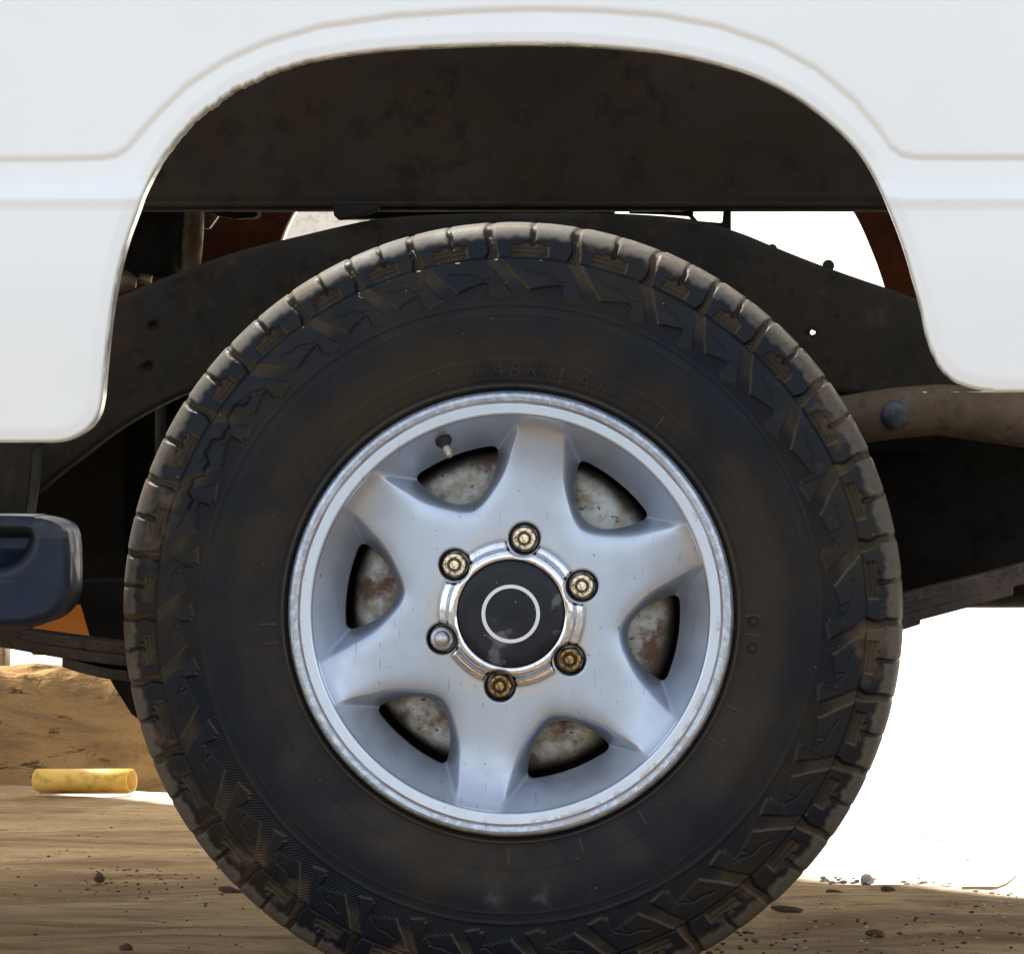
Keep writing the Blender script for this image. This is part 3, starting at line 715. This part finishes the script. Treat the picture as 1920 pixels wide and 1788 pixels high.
    def sub(name, mask, parent, mat):
        q = Q[mask]; idx, inv = np.unique(q, return_inverse=True); inv = inv.reshape(q.shape)
        me = frommesh(name, V[idx], inv, Nf[idx], {k: a[idx] for k, a in at.items()})
        return link(name, me, mat, parent)
    body = np.ones((NA, nv-1), bool); body[:, rowblk] = False
    sub('tyre', body, wheel, RUBBER)
    for c in np.unique(colid):
        m_ = np.zeros((NA, nv-1), bool); m_[np.ix_(colid == c, rowblk)] = True
        sub('tread_block', m_, wheel, RUBBER)
    # inner half of the tyre, mirrored plainly
    lathe('inner_sidewall', [(738*px,.132),(738*px,.19),(735*px,.215),(727*px,.24),(706*px,.252),(640*px,.264),(560*px,.268),(470*px,.262),(430*px,.255)], 128, RUBBER, wheel)
tyre()

# rim
WIN0, NUT0 = 50.6, 80.6
hole_half = [(221,0),(223,14),(228,28),(236.5,40),(247,51),(259,61),(272,69.5),(284,76.5),(291,80),(297,81.8),(302.5,80.5),(306.5,76),(309,69)]
arc = [(316.5*math.cos(math.radians(t)), 316.5*math.sin(math.radians(t))) for t in np.arange(11.5, -.1, -1.5)]
hh = hole_half+arc; HOLE = hh+[(a, -b) for a, b in hh[::-1]][1:-1]
crest = [(201,0),(203,12),(208,25),(215.5,38),(225,52),(236,67),(249,82),(263,95),(279,107),(300,124),(323,141),(346,157),(380,182),(430,220)]
CR = smooth_poly([(a, -b) for a, b in crest[::-1]][:-1]+crest, 4)
def rim():
    NA = 1200
    rr = np.concatenate([np.arange(96, 366, 1.7), np.arange(366, 420, .8)])
    th = np.arange(NA)/NA*2*PI
    TH, RR = np.meshgrid(th, rr, indexing='ij')
    ang = (np.degrees(TH)-WIN0+30) % 60-30; a = RR*np.cos(np.radians(ang)); b = RR*np.sin(np.radians(ang))
    d1 = sdpoly(a, b, CR+[(700, 500), (700, -500)])                                # >0 inside pocket
    f = -sdpoly(a, b, HOLE)
    q = np.clip(d1, 0, None)
    xr = np.clip((RR-130)/241, 0, 1); Ssp = 6+18*(1-xr**5.5)
    Ssp += 1.1*np.cos(np.radians(ang)*6)*sstep(RR, 200, 300)*0
    bev = 1.5*q*q/(q+17)
    # rounded roll-off on the spoke side of the crest
    bev += 1.9*np.exp(-(np.clip(-d1, 0, None)/13.))*(d1 < 0)+1.9*(d1 >= 0)
    B = 6+(371-RR)*.74
    body = smin(Ssp+bev, np.maximum(B, 6), 9.)
    lip = np.interp(rr, [0,371,374.5,377,394,395.6,396.6,398,400,408,413,416,418,420], [6,5.4,2.4,1.4,1.0,1.6,2.6,1.8,.8,0,1.2,3.8,8,16])
    LIP = np.tile(lip, (NA, 1)); t = sstep(RR, 370, 374)
    dep = body*(1-t)+LIP*t
    for k in range(6):                                                             # wells for the wheel nuts
        an = math.radians(NUT0+60*k); dn = np.hypot(RR*np.cos(TH)-140*math.cos(an)-1.5, RR*np.sin(TH)-140*math.sin(an)-2)
        dep += 14*(1-sstep(dn, 26, 30)); dep += .8*(1-sstep(dn, 29, 34))
    dirt = 0*RR
    for k in range(6):
        an = math.radians(NUT0+60*k); dn = np.hypot(RR*np.cos(TH)-140*math.cos(an), RR*np.sin(TH)-140*math.sin(an))
        dirt = np.maximum(dirt, 1-sstep(dn, 27, 33)); 
    an = math.radians(NUT0+180); 
    dirt = np.maximum(dirt, .6*np.exp(-((RR-138)/3.)**2))
    P = np.stack([RR*px*np.cos(TH), dep*mm, RR*px*np.sin(TH)], 2)
    N = grid_normals(P, True, 1); sg = -1 if N[0, 20, 1] > 0 else 1
    me = gridmesh('rim', P, f, True, (0, .012, 0), {'dirt': dirt}, sign=sg)
    link('rim', me, RIM, wheel)
rim()
lathe('rim_barrel', [(412*px,.012),(400*px,.03),(352*px,.05),(348*px,.10),(352*px,.20),(400*px,.235),(410*px,.25)], 96, DARKIN, wheel)
lathe('backing_plate', [(.05,.17),(.195,.172)], 64, DARKIN, wheel)
lathe('brake_drum', [(0,.062),(.06,.062),(.070,.066),(.144,.068),(.155,.071),(.161,.078),(.164,.09),(.164,.15),(.17,.152)], 128, DRUM, wheel)
# hub cap
def cap():
    NA = 720; rr = np.concatenate([np.arange(60, 98, 4.), np.arange(98, 138.6, .9)]); th = np.arange(NA)/NA*2*PI
    TH, RR = np.meshgrid(th, rr, indexing='ij')
    pf = np.interp(rr, [0,99,100.5,103,106,111,116,119,121.5,124,127,131,135,137,139], [11,11,9.0,7.6,7.2,7.4,8.6,10.6,13.6,15.4,16.0,16.4,17.6,19.4,24])
    pf = np.convolve(np.pad(pf, 2, 'edge'), [.15,.22,.26,.22,.15], 'valid')
    f = np.full(RR.shape, 99.)
    for k in range(6):
        an = math.radians(NUT0+60*k); dn = np.hypot(RR*np.cos(TH)-142*math.cos(an), RR*np.sin(TH)-142*math.sin(an)); f = np.minimum(f, dn-32.5)
    dep = np.tile(pf, (NA, 1))+3.2*(1-np.clip(f/6, 0, 1))**2
    P = np.stack([RR*px*np.cos(TH), dep*mm, RR*px*np.sin(TH)], 2); N = grid_normals(P, True, 1); sg = -1 if N[0, 20, 1] > 0 else 1
    link('hub_cap_ring', gridmesh('hub_cap_ring', P, f, True, (0, .012, 0), None, sign=sg), CHROME, wheel)
    lathe('hub_cap_disc', [(0,.0068),(50*px,.0070),(80*px,.0075),(96*px,.0080),(98.5*px,.0088),(99.5*px,.011)], 160, CAP, wheel)
    lathe('hub_cap_circle', [(47.8*px,.0073),(48*px,.00665),(54.8*px,.00675),(55*px,.0075)], 160, RINGW, wheel)
cap()
def nut(k, kind):
    an = math.radians(NUT0+60*k); c = (140.5*px*math.cos(an)+.0006, .0, 140.5*px*math.sin(an)+.001)
    if kind == 'dome':
        o = lathe('lug_nut', [(0,.0105),(5*px,.0107),(10*px,.0118),(13.5*px,.014),(15*px,.0175),(15.5*px,.020),(19*px,.0205),(22*px,.022),(23.5*px,.026),(24*px,.036)], 40, ZINC, wheel, c); return o
    n = 48; rot = random.uniform(0, 1); V = []; F = []
    rings = [('h', 24.0, .037), ('h', 24.0, .0232), ('m', 22.6, .0208), ('c', 19.0, .0196), ('c', 14.2, .0194), ('c', 12.6, .0208), ('c', 12.2, .0235), ('c', 9.8, .0235), ('c', 9.4, .0206), ('c', 7.6, .0194), ('c', 0, .0192)]
    for t, r, y in rings:
        for i in range(n):
            a = 2*PI*i/n; hx = 1/math.cos(((a+rot+PI/6) % (PI/3))-PI/6)*.90
            rad = r*(hx if t == 'h' else (1+(hx-1)*.45 if t == 'm' else 1))
            V.append((rad*px*math.cos(a), y, rad*px*math.sin(a)))
    for j in range(len(rings)-1):
        for i in range(n): F.append((j*n+i, j*n+(i+1) % n, (j+1)*n+(i+1) % n, (j+1)*n+i))
    me = frommesh('lug_nut', V, F); bm = bmesh.new(); bm.from_mesh(me); bmesh.ops.remove_doubles(bm, verts=bm.verts, dist=1e-7); bmesh.ops.recalc_face_normals(bm, faces=bm.faces)
    for e in bm.edges: e.smooth = not (len(e.link_faces) == 2 and e.calc_face_angle(0) > .45)
    bm.to_mesh(me); bm.free(); o = link('lug_nut', me, NUT_B if kind == 'b' else NUT_R, wheel, c); return o
for k, kd in enumerate(['b', 'b', 'dome', 'r', 'r', 'b']):
    o = nut(k, kd)
    o['label'] = {'b': 'brassy wheel nut with rust in its centre', 'r': 'dark rusty wheel nut', 'dome': 'grey domed wheel nut'}[kd]
# valve
vb = Vector(((830-957)*px, .020, (1151-828)*px)); vd = Vector((.35, -.55, -.75)).normalized()
def along(name, segs, mat):
    o = tube(name, [vb+vd*t for t, r in segs], [r for t, r in segs], mat, wheel, 24)
along('valve_base', [(-.006,.0085),(.001,.0083),(.003,.0062),(.007,.0046),(.0075,.003)], VALVE)
along('valve_stem', [(.007,.0030),(.008,.0040),(.014,.0040),(.0145,.0032),(.019,.0032),(.0195,.0018)], BRASS)

# faint raised lettering over the bead
def lettering():
    word = 'FABRICAT'; bm = bmesh.new(); dg = bpy.context.evaluated_depsgraph_get()
    for i, ch in enumerate(word):
        cu = bpy.data.curves.new('t', 'FONT'); cu.body = ch; cu.size = 40*px; cu.extrude = .0003; cu.align_x = 'CENTER'; cu.shear = .25
        to = bpy.data.objects.new('t', cu); me = bpy.data.meshes.new_from_object(to)
        a = math.radians(-7.5+i*4.1)
        mt = Matrix.Rotation(a, 4, 'Y') @ Matrix.Translation((0, .0031, 446*px)) @ Matrix.Rotation(PI/2, 4, 'X')
        me.transform(mt); bm.from_mesh(me); bpy.data.meshes.remove(me); bpy.data.objects.remove(to); bpy.data.curves.remove(cu)
    me = bpy.data.meshes.new('raised_lettering'); bm.to_mesh(me); bm.free(); link('raised_lettering', me, RUBBER, wheel)
    for (a, b) in ((1412,1164),(1410,1215)):
        p = Vector(((a-957)*px, .0040, (1151-b)*px)); lathe('moulded_mark', [(7.5*px,.0012),(8*px,-.0006),(10*px,-.0006),(10.5*px,.0012)], 24, RUBBER, wheel, p)
lettering()

# ------------------------------------------------------------------ things lying about
def rock_mesh(name, seed, sz, squash=.6):
    r = random.Random(seed); bm = bmesh.new(); bmesh.ops.create_icosphere(bm, subdivisions=2, radius=1)
    dirs = [Vector((r.gauss(0,1), r.gauss(0,1), r.gauss(0,1))).normalized() for _ in range(7)]; ofs = [r.uniform(.55, .9) for _ in dirs]
    for v in bm.verts:
        for d_, o_ in zip(dirs, ofs):
            t = v.co.dot(d_)
            if t > o_: v.co -= d_*(t-o_)
        v.co.z *= squash
    for v in bm.verts: v.co *= sz
    me = bpy.data.meshes.new(name); bm.to_mesh(me); bm.free(); return me
rocks = [rock_mesh('pebble', i, 1, .65) for i in range(5)]
def at_ground(a, b):
    k = 1185/(b-700); return CX+(a-1500)/S*k, k*D-D
def scatter(name, pts, mat, kind_label):
    bm = bmesh.new()
    for a, b, s in pts:
        x, y = at_ground(a, b); me = rocks[random.randrange(5)].copy()
        sc3 = (s*random.uniform(.8, 1.5), s*random.uniform(.7, 1.2), s*random.uniform(.6, 1.))
        me.transform(Matrix.Translation((x, y, sc3[2]*.3)) @ Matrix.Rotation(random.uniform(0, 6), 4, 'Z') @ Matrix.Diagonal((*sc3, 1))); bm.from_mesh(me); bpy.data.meshes.remove(me)
    me = bpy.data.meshes.new(name); bm.to_mesh(me); bm.free(); o = link(name, me, mat); tag(o, kind_label, name.replace('_', ' '), kind='stuff')
def rp(x0, x1, y0, y1, n, s0, s1): return [(random.uniform(x0, x1), random.uniform(y0, y1), random.uniform(s0, s1)) for _ in range(n)]
scatter('gravel', rp(1540,1600,1644,1656,16,.0022,.0045)+rp(1690,1780,1652,1664,26,.0022,.005)+rp(1600,1640,1648,1656,6,.003,.006)+rp(1480,1920,1668,1780,50,.0012,.003)+rp(1820,1900,1670,1700,16,.0015,.004)+rp(0,420,1520,1780,40,.0010,.0024)+rp(0,260,1290,1440,0,.002,.004)
        +rp(1700,1900,1540,1650,7,.002,.004), STONE, 'pale gravel crumbs scattered on the dirt by the tyre')
scatter('dirt_crumbs', rp(1450,1920,1672,1788,70,.0010,.0032)+rp(0,520,1520,1788,55,.0008,.0026)+rp(150,420,1620,1680,60,.0012,.0024)+rp(1300,1500,1745,1788,30,.002,.004), CLOD, 'dark crumbs of earth strewn over the shaded dirt')
def lump(name, a, b, L, T, rot, mat, label, cat, seed=1, group=None):
    x, y = at_ground(a, b); me = rock_mesh(name, seed, 1, 1)
    o = link(name, me, mat, None, (x, y, T*.45)); o.scale = (L*.72, T*1.9, T*1.5); o.rotation_euler = (rot*.8, .12, rot)
    tag(o, label, cat, {'bark chip': 'chips and clods on the shaded dirt', 'stone': 'loose stones near the tyre'}[cat])
lump('stone', 1625, 1654, .012, .006, .2, STONE, 'largest pale stone at the sunlit edge right of the tyre', 'stone', 3)
lump('bark_chip', 1640, 1752, .020, .0035, .1, CLOD, 'dark pointed bark chip lying right of the tyre near the picture foot', 'bark chip', 2)
lump('bark_chip', 1476, 1706, .030, .003, .15, CLOD, 'long dark bark chip beside the tyre tread, right', 'bark chip', 4)
lump('bark_chip', 1565, 1677, .018, .004, -.1, CLOD, 'dark clod just below the row of pale gravel', 'bark chip', 6)
lump('bark_chip', 1665, 1669, .014, .003, .1, CLOD, 'thin dark chip between the two gravel rows', 'bark chip', 8)
lump('bark_chip', 186, 1647, .011, .005, .3, CLOD, 'small black clod on the dirt left of the tyre', 'bark chip', 7)
lump('bark_chip', 235, 1780, .012, .004, .3, CLOD, 'dark crumb at the bottom edge left of the tyre', 'bark chip', 9)
lump('bark_chip', 430, 1672, .022, .004, .1, CLOD, 'dark chip pressed against the left side of the tyre', 'bark chip', 5)
def twig():
    pts = []
    for a, b, z in ((1803,1668,.003),(1842,1668,.004),(1856,1665,.006),(1870,1666,.006),(1885,1658,.01),(1897,1649,.02),(1906,1640,.03)):
        x, y = at_ground(1803+(a-1803), 1668); pts.append((x, y, max(.003, CZ-(b-700)/S*(D+y)/D)))
    o = tube('twig', pts, [.0016,.0018,.0020,.0016,.0013,.001,.0008], WOOD, None, 8); tag(o, 'thin crooked twig sticking up at the sunlit edge on the right', 'twig')
twig()
# yellow pipe at the foot of the bank
def ypipe():
    root = None
    a0 = W(70, 1462, 3.04); a1 = W(247, 1463, 2.98)
    o = tube('pipe_offcut', [a0, a0.lerp(a1, .3), a0.lerp(a1, .7), a1], [.0172,.0176,.0178,.0180], YEL, None, 28, cap=False)
    m = o.modifiers.new('wall', 'SOLIDIFY'); m.thickness = .003
    tag(o, 'short yellow pipe lying in the sun streak left of the tyre', 'pipe')
    lump('stone', 100, 1478, .012, .012, .1, CLOD, 'dark stone propping up the yellow pipe at its left end', 'stone', 11)
    lump('stone', 285, 1468, .022, .014, -.3, CLOD, 'dark lump between the yellow pipe and the tyre', 'stone', 12)
    x, y = at_ground(180, 1487); box('wood_lath', x-.085, x+.05, y-.006, y+.012, .0, .008, WOOD, bev=.001)
    tag(bpy.data.objects['wood_lath'], 'dark flat lath lying in front of the yellow pipe', 'lath')
ypipe()
# post, unseen wall added only to throw the shade on the left, building seen through the arch
def post():
    x, y = at_ground(15, 1250); r = empty('wooden_post', (x-.06, y, 0)); tag(r, 'rough wooden post far behind the truck at the left edge', 'post')
    o = box('post_shaft', -.06, .06, -.05, .05, -.02, 1.1, WOOD, r, .006)
post()
def wall_():
    r = empty('added_shade_wall', (-3.50, 4.15, 0)); tag(r, 'tall brown wall added out of view behind and left of the truck to shade the dirt', 'wall')
    box('shade_wall_body', -2.6, 1.80, -.1, .1, -.02, 6.6, ADOBE, r, .01); box('coping', -2.63, 1.83, -.14, .14, 6.605, 6.67, PLASTER, r, .01)
wall_()
def building():
    r = empty('pale_building', (-2.6, 31, 0)); tag(r, 'plain grey plastered building far behind, glimpsed under the bed', 'building')
    box('wall', -1.9, 1.3, 0, 5, -.05, 5.2, PLASTER, r, .01); box('roof', -2.1, 1.5, -.2, 5.2, 5.205, 5.4, UNDER, r, .01)
    for x in (-1.2, .3):
        w_ = box('window', x, x+.8, -.03, .0, 3.2, 4.3, WOOD, r, .004); p = box('pane', x+.07, x+.73, -.034, -.03, 3.27, 4.23, GLASSD, None, 0)
        p.parent = w_
    box('door', -1.6, -.7, -.04, 0, .0, 2.1, WOOD, r, .004)
building()
